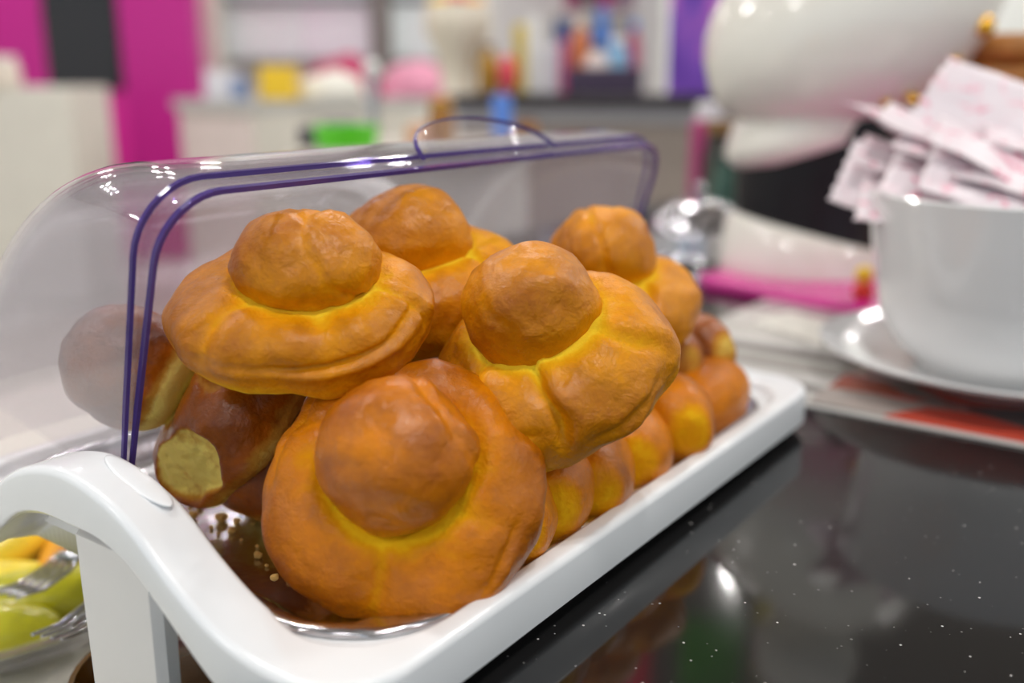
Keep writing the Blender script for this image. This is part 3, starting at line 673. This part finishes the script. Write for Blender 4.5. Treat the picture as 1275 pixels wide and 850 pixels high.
# wicker-brown basket behind the sachets
bk = level(1235, 165, 1.42); bk.z = .0; bask = empty('brown_basket', bk, YAW); tag(bask, 'brown wicker basket behind the sugar sachets at the right edge', 'basket')
zt = level(1235, 45, 1.42).z
for i in range(9):
    z0 = zt * i / 9; r = .062 + .02 * i / 9
    pts = [((r + .004 * math.sin(k * math.pi / 2 + i * math.pi)) * math.cos(k * 2 * math.pi / 24), (r + .004 * math.sin(k * math.pi / 2 + i * math.pi)) * math.sin(k * 2 * math.pi / 24), z0 + zt / 18) for k in range(25)]
    MB().tube(pts, zt / 17, 8).build('woven_band', mat('wicker', (176, 112, 44), .5, var=.2, vscale=60), bask)
MB().lathe([(.001, .004), (.05, .004), (.066, zt * .9), (.001, zt * .9)], 24).build('filling', mat('wicker_fill', (150, 96, 40), .6, var=.2, vscale=40), bask)

# ------------------------------------------------------------------ dishes on the lower shelf (seen under the tray hump)
SZ = -.12
dish = empty('serving_dish', (.345, .715, SZ)); tag(dish, 'clear plastic oval dish of yellow food under the humped tray end', 'dish')
MB().lathe([(.01, .003), (.11, .003), (.135, .020), (.150, .036), (.158, .038), (.158, .041), (.148, .040), (.130, .022), (.108, .006), (.01, .006)], 56, sx=1.15, sy=.95).build('oval_bowl', clear_plastic('dish_plastic', (.90, .90, .93), .12, (.7, .68, .74)), dish, auto=50)
yel = mat('yellow_food', (250, 222, 70), .25, coat=.5, var=.10, vscale=18, bump=.4, bscale=60)
yor = mat('orange_food', (238, 160, 50), .3, coat=.4, var=.2, vscale=30)
yl2 = mat('lime_food', (206, 200, 40), .25, coat=.5, var=.25, vscale=25)
k_ = 0
for (x, y, s, sz, m, rz) in ((.335, .745, (.085, .040, .030), .040, yel, .3), (.29, .700, (.07, .035, .024), .030, yel, -.5), (.33, .665, (.075, .030, .022), .028, yl2, -.6), (.38, .690, (.06, .030, .022), .030, yor, .8), (.275, .650, (.06, .028, .02), .026, yl2, -.7), (.40, .755, (.05, .032, .026), .036, yor, .2)):
    D, F = ICO4; P = D * np.array(s); P = P + D * (.006 * nz(P, 22, x * 90))[:, None]; me = bpy.data.meshes.new('yellow_slice'); me.from_pydata(P.tolist(), [], F); me.materials.append(m); me.polygons.foreach_set('use_smooth', [True] * len(F))
    o = bpy.data.objects.new('food_portion', me); COL.objects.link(o); o.location = (x, y, SZ + sz); o.rotation_euler = (0, 0, rz)
    tag(o, ['plump bright yellow portion at the back of the oval dish', 'bright yellow portion at the left of the oval dish', 'lime yellow portion in the middle of the oval dish', 'orange streaked portion beside the white tray post', 'lime yellow portion at the front of the oval dish', 'orange portion at the far side of the oval dish'][k_], 'food', 'portions in the oval dish'); k_ += 1
def fork(label, p0, ang, tz):
    r = empty('serving_fork', p0, ang); tag(r, label, 'fork', 'forks in the oval dish'); r.rotation_euler = (0, tz, ang)
    for i in range(4):
        y = -.0105 + .007 * i; MB().tube([(.0, y, 0), (.022, y, -.005), (.045, y * .95, -.003), (.058, y * .8, .002)], [.0012, .0017, .0018, .0019], 8).build('tine', CHROME, r)
    MB().tube([(.054, 0, .002), (.064, 0, .003), (.078, 0, .005)], [.0112, .009, .0035], 14, Matrix.Diagonal((1, 1, .35, 1))).build('neck', CHROME, r)
    MB().tube([(.074, 0, .004), (.11, 0, .010), (.15, 0, .012), (.19, 0, .008)], [.003, .0035, .0045, .005], 12, Matrix.Diagonal((1, 1, .6, 1))).build('handle', CHROME, r)
for lab, px, a, tz in (('nearer fork whose tines rest on lime yellow food', (58, 793), .35, .05), ('farther fork resting across the bright yellow food', (5, 740), .25, .0)):
    p = at_z(px[0], px[1], SZ + .062); fork(lab, p, a, tz)
bwp = at_z(240, 832, SZ + .06); bw = empty('brown_glass_bowl', (bwp.x, bwp.y, SZ)); tag(bw, 'glossy amber brown glass bowl under the tray beside the white post', 'bowl')
MB().lathe([(.01, .0), (.03, 0), (.034, .006), (.058, .03), (.066, .058), (.067, .062), (.064, .062), (.055, .032), (.03, .010), (.01, .008)], 40).build('glass_body', mat('amber_glass', (120, 78, 28), .08, coat=.6), bw, auto=50)
MB().ball((0, 0, .045), .055, 28, 14, sc_=(1, 1, .42)).build('brown_dessert', mat('brown_dessert', (96, 62, 30), .2, coat=.5, var=.3, vscale=40), bw)

# ------------------------------------------------------------------ background
def pz(y, d): return level(CX, y, d).z
def pbox(name, x0, y0, x1, y1, d, dep, m, label=None, cat=None, group=None, bev=.006, yaw=0.0, zb=None, par=None):
    """box whose front face fills the pixel rectangle at level distance d"""
    p0 = level(x0, y1, d); p1 = level(x1, y0, d); xa, xb = (p0 - CAM).dot(RT), (p1 - CAM).dot(RT); z0 = p0.z if zb is None else zb; z1 = p1.z
    c = FW * d + RT * ((xa + xb) / 2)
    if par:
        b = MB().box(((xa + xb) / 2, d + dep / 2, (z0 + z1) / 2), (xb - xa, dep, z1 - z0), Matrix.Rotation(YAW, 4, 'Z'), bev)
        o = b.build(name, m, par, smooth=False); o.matrix_parent_inverse = par.matrix_world.inverted() if par.matrix_world != Matrix() else (Matrix.Translation(par.location) @ par.rotation_euler.to_matrix().to_4x4()).inverted()
        return o
    b = MB().box((0, dep / 2, (z1 - z0) / 2), (xb - xa, dep, z1 - z0), None, bev); o = b.build(name, m, smooth=False)
    o.location = (c.x, c.y, z0); o.rotation_euler = (0, 0, YAW + yaw)
    if label: tag(o, label, cat, group)
    return o
# magenta door with a dark glass strip
DD = 6.4
c = FW * DD + RT * ((level(110, 100, DD) - CAM).dot(RT)); door = empty('door_1', (c.x, c.y, FLOOR_Z), 0); struct(door)
pbox('door_leaf', -60, -300, 182, 330, DD, .06, MAGENTA, zb=FLOOR_Z, par=door, bev=.01)
pbox('door_frame', 176, -300, 214, 330, DD - .05, .16, MAGDARK, zb=FLOOR_Z, par=door, bev=.01)
pbox('door_frame', -90, -300, -60, 330, DD - .05, .16, MAGDARK, zb=FLOOR_Z, par=door, bev=.01)
pbox('vertical_rib', 12, -300, 30, 330, DD - .02, .05, MAGDARK, zb=FLOOR_Z, par=door, bev=.01)
pbox('dark_pane', 62, -300, 114, 112, DD - .03, .05, DARKGL, par=door, bev=.006)
# white cabinet at far left with small goods
cab = pbox('white_cabinet', -80, 108, 84, 330, 5.0, .5, BEIGE, 'pale cabinet at the far left in front of the magenta door', 'cabinet', zb=FLOOR_Z)
def jar(name, x, ytop, ybot, wpx, d, m, label, cat, capm=None, neck=.55, zb=None, group=None, sh='jar'):
    p = level(x, ybot, d); s = mpp(p); zt_ = level(x, ytop, d).z; z0 = p.z if zb is None else zb; H = zt_ - z0; r = wpx * s / 2
    o = empty(name, (p.x, p.y, z0), YAW); tag(o, label, cat, group)
    if sh == 'jar': pr = [(r * .8, 0), (r * .96, H * .03), (r, H * .12), (r, H * .62), (r * .85, H * .74), (r * neck, H * .82), (r * neck, H * .90)]
    elif sh == 'ball': pr = [(r * .4, 0)] + [(r * math.sin(.45 + 2.6 * k / 10), H * .42 - H * .44 * math.cos(.45 + 2.6 * k / 10)) for k in range(11)] 
    elif sh == 'vase': pr = [(r * .55, 0), (r * .5, H * .06), (r * .52, H * .25), (r * .66, H * .48), (r * .92, H * .66), (r, H * .80), (r * .98, H * .92), (r * .9, H)]
    else: pr = [(r * .85, 0), (r * .88, H * .03), (r, H * .97), (r * .98, H), (r * .9, H), (r * .8, H * .1), (r * .1, H * .08)]
    MB().lathe(pr, 28).build('body', m, o, auto=40)
    if capm: MB().lathe([(r * neck * 1.1, H * .88), (r * neck * 1.1, H * .98), (r * neck, H), (.001, H)], 20).build('cap', capm, o, auto=40)
    return o
jar('glazed_jar', 6, 70, 108, 40, 5.05, mat('jar_cream', (226, 214, 200), .3), 'cream jar with brown foot on the far left cabinet', 'jar', mat('jar_white', (236, 232, 228), .3), .8)
# wall units at the back
wu = empty('wall_unit', level(350, 60, 7.6)); wu.location.z = FLOOR_Z; tag(wu, 'tall white panelled wall unit behind the back counter', 'wall unit')
PALE = mat('pale_panel', (232, 240, 242), .35); PALE2 = mat('lilac_panel', (234, 232, 240), .35); DGREY = mat('dark_grey_metal', (96, 98, 104), .4)
pbox('frame', 216, -260, 640, 330, 7.7, .3, mat('unit_white', (222, 222, 216), .5), zb=FLOOR_Z, par=wu)
for x0, x1, m in ((252, 374, PALE), (378, 462, PALE2), (478, 545, PALE)): pbox('panel', x0, 4, x1, 72, 7.6, .1, m, par=wu)
for x0, x1 in ((252, 374), (378, 462), (478, 545)): pbox('panel', x0, -120, x1, -4, 7.6, .1, PALE, par=wu)
pbox('rail', 245, -5, 560, 3, 7.55, .08, DGREY, par=wu); pbox('rail', 245, 74, 560, 84, 7.55, .08, mat('mid_grey', (150, 152, 150), .4), par=wu); pbox('post', 463, -260, 477, 84, 7.5, .08, mat('warm_grey', (122, 116, 112), .4), par=wu)
pbox('side_post', 216, -260, 246, 330, 7.2, .25, mat('bone', (224, 220, 210), .5), zb=FLOOR_Z, par=wu)
jar('red_lamp', 237, -30, 22, 22, 7.0, mat('red_paint', (206, 84, 70), .4), 'small red jar high at the left of the wall unit', 'jar', mat('dark_cap', (80, 70, 70), .4), sh='jar')
# corner counter: near edge at x=312
p = level(312, 126, 4.6); cc = empty('corner_counter', (p.x, p.y, FLOOR_Z), YAW + .0); tag(cc, 'pale back counter with grey top behind the cover', 'counter')
H1 = p.z - FLOOR_Z; e_l = Vector((-.55, .70, 0)); e_r = Vector((.62, .78, 0)).normalized() * 2.3; e_l = e_l.normalized() * .9
def prism(poly, z0, z1):
    n = len(poly); return MB().add([(q_[0], q_[1], z0) for q_ in poly] + [(q_[0], q_[1], z1) for q_ in poly], [tuple(range(n - 1, -1, -1)), tuple(range(n, 2 * n))] + [(i, (i + 1) % n, n + (i + 1) % n, n + i) for i in range(n)])
poly = [Vector((0, 0, 0)), e_r, e_r + e_l, e_l]
prism(poly, 0, H1 - .05).build('counter_body', BEIGE, cc, smooth=False)
grow = [q_ + (q_ - (e_r + e_l) / 2).normalized() * .03 for q_ in poly]
prism(grow, H1 - .05, H1).build('counter_top', mat('light_top', (190, 190, 188), .3), cc, smooth=False)
nrm = Vector((e_l.y, -e_l.x, 0)).normalized(); 
prism([-e_l * .02 - nrm * .012, e_l * .96 - nrm * .012, e_l * .96 - nrm * .002, -e_l * .02 - nrm * .002], .02, H1 - .07).build('end_panel', PINKP, cc, smooth=False)
CT = p.z
def on_counter(name, x0, y0, x1, d, dep, m, label, cat, **k): return pbox(name, x0, y0, x1, 200, d, dep, m, label, cat, zb=CT, **k)
on_counter('yellow_carton', 328, 82, 364, 4.95, .14, mat('yellow_carton', (240, 200, 40), .4), 'bright yellow carton on the back counter', 'carton')
on_counter('white_carton', 262, 88, 292, 5.0, .16, mat('white_carton', (222, 220, 226), .4), 'small white carton at the corner of the back counter', 'carton')
on_counter('blue_carton', 294, 96, 306, 4.9, .06, mat('blue_carton', (120, 140, 180), .4), 'little blue carton beside the small white carton', 'carton')
def heap(name, x0, y0, x1, y1, d, dep, m, label, cat, seed, zb):
    a = level(x0, y1, d); b = level(x1, y0, d); D, F = ICO4; s = np.array([(b - a).dot(RT) / 2, dep / 2, (b.z - zb)])
    P = D * s; P = P + D * (.25 * min(s) * nz(D, 1.6, seed) + .10 * min(s) * nz(D, 4, seed))[:, None]; P[:, 2] = np.maximum(P[:, 2], 0)
    me = bpy.data.meshes.new(name); me.from_pydata(P.tolist(), [], F); me.materials.append(m); me.polygons.foreach_set('use_smooth', [True] * len(F))
    o = bpy.data.objects.new(name, me); COL.objects.link(o); c_ = FW * (d + dep / 2) + RT * (((a + b) / 2 - CAM).dot(RT)); o.location = (c_.x, c_.y, zb); o.rotation_euler = (0, 0, YAW); tag(o, label, cat); return o
heap('folded_cloth', 368, 70, 470, 100, 5.5, .35, mat('crimson_cloth', (176, 40, 92), .7, var=.2), 'crimson folded cloth heaped on the back counter', 'cloth', 3., CT)
heap('white_cloth', 362, 88, 450, 115, 5.05, .25, mat('white_cloth', (230, 228, 218), .7), 'white folded cloth in front of the crimson cloth', 'cloth', 5., CT)
heap('pink_cloth', 468, 76, 560, 108, 5.6, .3, mat('pink_cloth', (222, 150, 176), .7, var=.15), 'pink folded cloth on the back counter beside the cream vase', 'cloth', 8., CT)
# chrome post with ball top
p = level(466, 182, 3.1); ps = empty('chrome_post', (p.x, p.y, FLOOR_Z), YAW); tag(ps, 'slim chrome post with a bright ball top before the back counter', 'post')
zt_ = level(466, 92, 3.1).z - FLOOR_Z; MB().lathe([(.12, 0), (.12, .012), (.02, .03), (.018, .04)], 28).build('foot', CHROME, ps, auto=40)
MB().tube([(0, 0, .03), (0, 0, zt_)], .017, 14).build('rod', CHROME, ps, auto=40); MB().ball((0, 0, zt_ + .018), .024, 18, 12).build('ball_top', mat('ball_white', (236, 238, 236), .2), ps)
# display table with tub and jars
tz_ = pz(188, 2.35); tb = empty('display_table', FW * 2.5 + RT * (-.25) + UPZ * FLOOR_Z); tag(tb, 'low beige display table half hidden behind the clear cover', 'table')
pbox('table_top', 352, 188, 668, 196, 2.3, .62, mat('table_top', (196, 188, 176), .4), par=tb); pbox('table_body', 362, 196, 658, 300, 2.33, .55, BEIGE, zb=FLOOR_Z, par=tb)
p = level(432, 186, 2.4); s = mpp(p); tub = empty('green_tub', (p.x, p.y, tz_), YAW); tag(tub, 'bright green tub with a dark rim on the display table', 'tub')
MB().lathe([(.06, 0), (.068, .004), (.078, .052), (.080, .056), (.074, .056), (.062, .01), (.005, .008)], 36).build('tub_body', mat('lime_plastic', (96, 214, 40), .3), tub, auto=40)
pbox('dark_tray', 372, 158, 408, 200, 2.45, .12, mat('dark_tray', (92, 84, 92), .4), 'dark grey box left of the green tub', 'box', zb=tz_)
pbox('plum_box', 402, 150, 440, 200, 2.56, .10, mat('plum_box', (120, 104, 122), .4), 'plum grey box standing behind the green tub', 'box', zb=tz_)
BRN = mat('amber_jar', (160, 108, 28), .3, coat=.4); jar('amber_jar', 550, 122, 188, 34, 2.55, BRN, 'tall amber jar on the display table behind the grip', 'jar', mat('gold_cap', (196, 150, 50), .3, metal=.6), .8, zb=tz_)
jar('amber_jar', 520, 148, 188, 30, 2.5, mat('peach_jar', (222, 172, 140), .3), 'short peach jar left of the tall amber jar', 'jar', mat('white_cap', (230, 226, 220), .4), .8, zb=tz_)
jar('amber_jar', 655, 146, 188, 30, 2.6, mat('honey_jar', (172, 112, 40), .3), 'short honey jar at the right end of the display table', 'jar', mat('dark_cap', (80, 70, 70), .4), .8, zb=tz_)
jar('blue_tumbler', 625, 118, 188, 26, 2.5, mat('blue_glass', (96, 140, 226), .15), 'tall pale blue tumbler on the display table', 'tumbler', sh='cup', zb=tz_)
# dark counter on the right of the background
RDY = -.22
dcx = level(740, 118, 3.35); dct = empty('dark_counter', (dcx.x, dcx.y, FLOOR_Z), YAW + RDY); tag(dct, 'dark topped counter crowded with goods in the background', 'counter')
HD = dcx.z - FLOOR_Z
MB().box((.45, .35, HD - .02), (1.9, .72, .04), None, .006).build('counter_top', DARKC, dct, smooth=False)
MB().box((.45, .37, (HD - .04) / 2), (1.85, .65, HD - .04), None, .006).build('counter_front', FRONTC, dct, smooth=False)
MB().box((.45, .035, HD - .065), (1.86, .02, .05), None, .004).build('front_trim', mat('silver_trim', (168, 166, 172), .3), dct, smooth=False)
DCT = dcx.z
def gd(name, x0, y0, x1, d, dep, m, label, cat='carton', yaw=0): return pbox(name, x0, y0, x1, 200, d, dep, m, label, cat, zb=DCT, yaw=yaw)
VZ = jar('cream_vase', 570, 6, 112, 82, 3.75, mat('cream_vase', (222, 212, 194), .3, coat=.3), 'cream flared vase holding red and yellow flowers', 'vase', sh='vase', zb=DCT)
vz = level(570, 6, 3.75); k_ = 0
for x, y, r, m, nm_, lab in ((548, 0, 13, (238, 200, 40), 'flower', 'yellow flower at the left of the cream vase'), (568, -4, 13, (222, 60, 44), 'flower', 'red flower in the middle of the cream vase'), (590, 0, 12, (240, 170, 50), 'flower', 'orange flower at the right of the cream vase')):
    q = level(x, y, 3.75); s = mpp(q) * r; fr = empty('flower', (q.x, q.y, q.z - s), YAW); tag(fr, lab, 'flower', 'flowers in the cream vase'); fm = mat('petal_%d' % m[0], m, .6)
    for k in range(6):
        a = k * math.pi / 3; MB().ball((s * .6 * math.cos(a), s * .6 * math.sin(a), s), s * .55, 12, 8, sc_=(1, 1, .6)).build('petal', fm, fr)
    MB().ball((0, 0, s * 1.2), s * .4, 12, 8).build('centre', mat('flower_centre', (180, 110, 30), .7), fr); MB().tube([(0, 0, -s * 2), (0, 0, s)], s * .12, 8).build('stem', mat('stem_green', (80, 120, 50), .6), fr)
jar('gold_bottle', 608, 55, 108, 26, 3.7, mat('gold_bottle', (176, 132, 44), .3, metal=.4), 'gold brown bottle right of the cream vase', 'bottle', mat('brown_cap', (110, 70, 30), .4), zb=DCT)
jar('red_ornament', 632, 60, 112, 24, 3.6, mat('coral_red', (224, 66, 88), .25, coat=.4), 'round coral red ornament on the dark counter', 'ornament', sh='ball', zb=DCT)
PR = lambda n, c: mat(n, c, .4)
gd('product_carton', 656, 20, 674, 3.6, .1, PR('carton_w1', (226, 224, 220)), 'tall white carton beside the coral red ornament')
gd('product_carton', 675, 55, 696, 3.55, .1, PR('carton_w2', (214, 214, 220)), 'short white carton next to the narrow magenta carton')
gd('product_carton', 697, 48, 706, 3.5, .1, PR('carton_m', (206, 90, 140)), 'narrow magenta carton on the dark counter')
gd('product_carton', 640, 30, 662, 3.8, .1, PR('carton_y', (230, 206, 90)), 'yellow carton behind the tall white carton')
gd('product_carton', 690, 25, 712, 3.85, .1, PR('carton_b', (60, 88, 150)), 'dark blue carton behind the short white carton')
jar('product_bottle', 722, 22, 100, 26, 3.7, PR('bottle_o', (212, 122, 70)), 'orange bottle with pale cap on the dark counter', 'bottle', PR('cap_p', (236, 222, 206)), zb=DCT)
jar('product_bottle', 748, 10, 100, 26, 3.75, PR('bottle_b', (70, 130, 214)), 'bright blue bottle right of the orange bottle', 'bottle', PR('cap_b', (96, 150, 226)), zb=DCT)
jar('product_bottle', 768, 45, 105, 30, 3.6, PR('bottle_c', (140, 190, 222)), 'pale blue bottle in front of the bright blue bottle', 'bottle', PR('cap_w', (236, 236, 236)), zb=DCT)
jar('product_bottle', 788, 25, 105, 18, 3.75, PR('bottle_r', (190, 60, 110)), 'slim crimson bottle behind the pale blue bottle', 'bottle', PR('cap_b', (96, 150, 226)), zb=DCT)
jar('product_bottle', 742, 55, 110, 30, 3.5, PR('bottle_w', (222, 206, 200)), 'squat pinkish white bottle in front of the orange bottle', 'bottle', PR('cap_dk', (60, 52, 56)), zb=DCT)
gd('product_carton', 708, 84, 800, 3.42, .08, PR('carton_k', (62, 48, 72)), 'long low dark violet tray along the counter edge', 'tray')
# shelf rack above: two pink panels at the top edge
rk = empty('display_rack', FW * 4.5 + RT * .45 + UPZ * DCT); rk.location.z = FLOOR_Z; tag(rk, 'white display rack with rows of plum boxes behind the bottles', 'rack')
pbox('back_panel', 615, -230, 835, 60, 4.75, .03, mat('rack_white', (218, 214, 214), .4), zb=FLOOR_Z, par=rk)
pbox('rack_shelf', 690, 14, 800, 20, 4.5, .25, mat('rack_white', (218, 214, 214), .4), par=rk); pbox('upright', 796, -230, 826, 100, 4.5, .06, mat('rack_white', (218, 214, 214), .4), zb=FLOOR_Z, par=rk)
for i, (x0, x1, c3) in enumerate(((704, 722, (150, 60, 100)), (724, 742, (120, 110, 112)), (744, 764, (168, 50, 108)), (768, 790, (150, 120, 140)))):
    o = pbox('rack_carton', x0, -40, x1, 14, 4.55, .12, PR('rackc%d' % i, c3), ['plum carton at the left of the rack shelf', 'grey carton on the rack shelf beside the plum one', 'crimson carton on the rack shelf', 'mauve carton at the right of the rack shelf'][i], 'carton')
# purple poster panel
po = pbox('poster_panel', 831, -260, 915, 126, 3.3, .03, patch_mat('violet_print', [(.30, (84, 40, 150)), (.5, (120, 70, 180)), (.62, (190, 100, 190)), (.7, (110, 80, 190))], 5.5, .35, (2.2, 2.2, .8), True), 'violet and pink poster panel standing behind the cream figure', 'poster', zb=DCT)
# goods between the cover and the figure
jar('dark_jar', 892, 150, 275, 42, 1.95, mat('dark_jar', (62, 56, 50), .3), 'dark jar with brown lid behind the cream figure', 'jar', mat('brown_lid', (130, 92, 40), .4), .8, zb=0)
jar('green_jar', 905, 190, 275, 46, 1.85, mat('green_jar', (62, 96, 84), .25), 'dull green jar close behind the cream figure', 'jar', mat('teal_lid', (50, 70, 66), .4), .8, zb=0)
pbox('magenta_box', 862, 150, 882, 280, 2.02, .08, mat('plum_pink', (176, 60, 120), .4), 'narrow plum pink box left of the dark jar', 'box', zb=0)
pbox('white_box', 868, 128, 900, 280, 2.12, .08, mat('white_carton', (222, 220, 226), .4), 'white box top showing above the plum pink box', 'box', zb=0)
p = at_z(868, 318, 0); dm = empty('silver_dome', (p.x, p.y, 0), YAW); s = mpp(p)
tag(dm, 'shiny silver food dome beside the cream figure', 'food dome')
MB().lathe([(.085, 0), (.088, .003), (.085, .007), (.082, .02)] + [(.082 * math.cos(t), .02 + .072 * math.sin(t)) for t in [i * .15 for i in range(1, 10)]] + [(.006, .092)], 44).build('dome', mat('brushed_silver', (190, 188, 194), .18, metal=1.0), dm, auto=50)
MB().lathe([(.004, .090), (.004, .098), (.010, .104), (.010, .110), (.004, .114), (.001, .114)], 18).build('knob', CHROME, dm)
jar('gold_tin', 860, 368, 392, 22, 1.22, mat('gold_tin', (196, 152, 50), .35, metal=.5), 'tiny gold tin in front of the magenta board', 'tin', sh='cup', zb=0)

# added banner, out of view, hung only to reflect colours in the polished granite
pn = empty('reflection_banner', (3.0, 1.28, 1.46)); tag(pn, 'added out-of-view banner of red, green and yellow panels that colours the granite reflections', 'banner'); 
for i, (dx, z0, w_, h_, c3) in enumerate(((-.42, 0, .40, .55, (190, 30, 60)), (0, .12, .22, .32, (70, 140, 40)), (.30, -.05, .26, .4, (240, 220, 40)))):
    o = MB().box((dx, 0, z0 + h_ / 2), (w_, .02, h_), None, .004).build('panel', mat('banner_%d' % i, c3, .6), pn, smooth=False)
MB().tube([(-.65, 0, .62), (.48, 0, .62)], .012, 10).build('bar', CHROME, pn)
for dx in (-.6, .43): MB().tube([(dx, 0, .62), (dx, 0, .739)], .004, 8).build('cord', CHROME, pn)
pn.rotation_euler.z = YAW; pn.scale = (1, 1, 1)
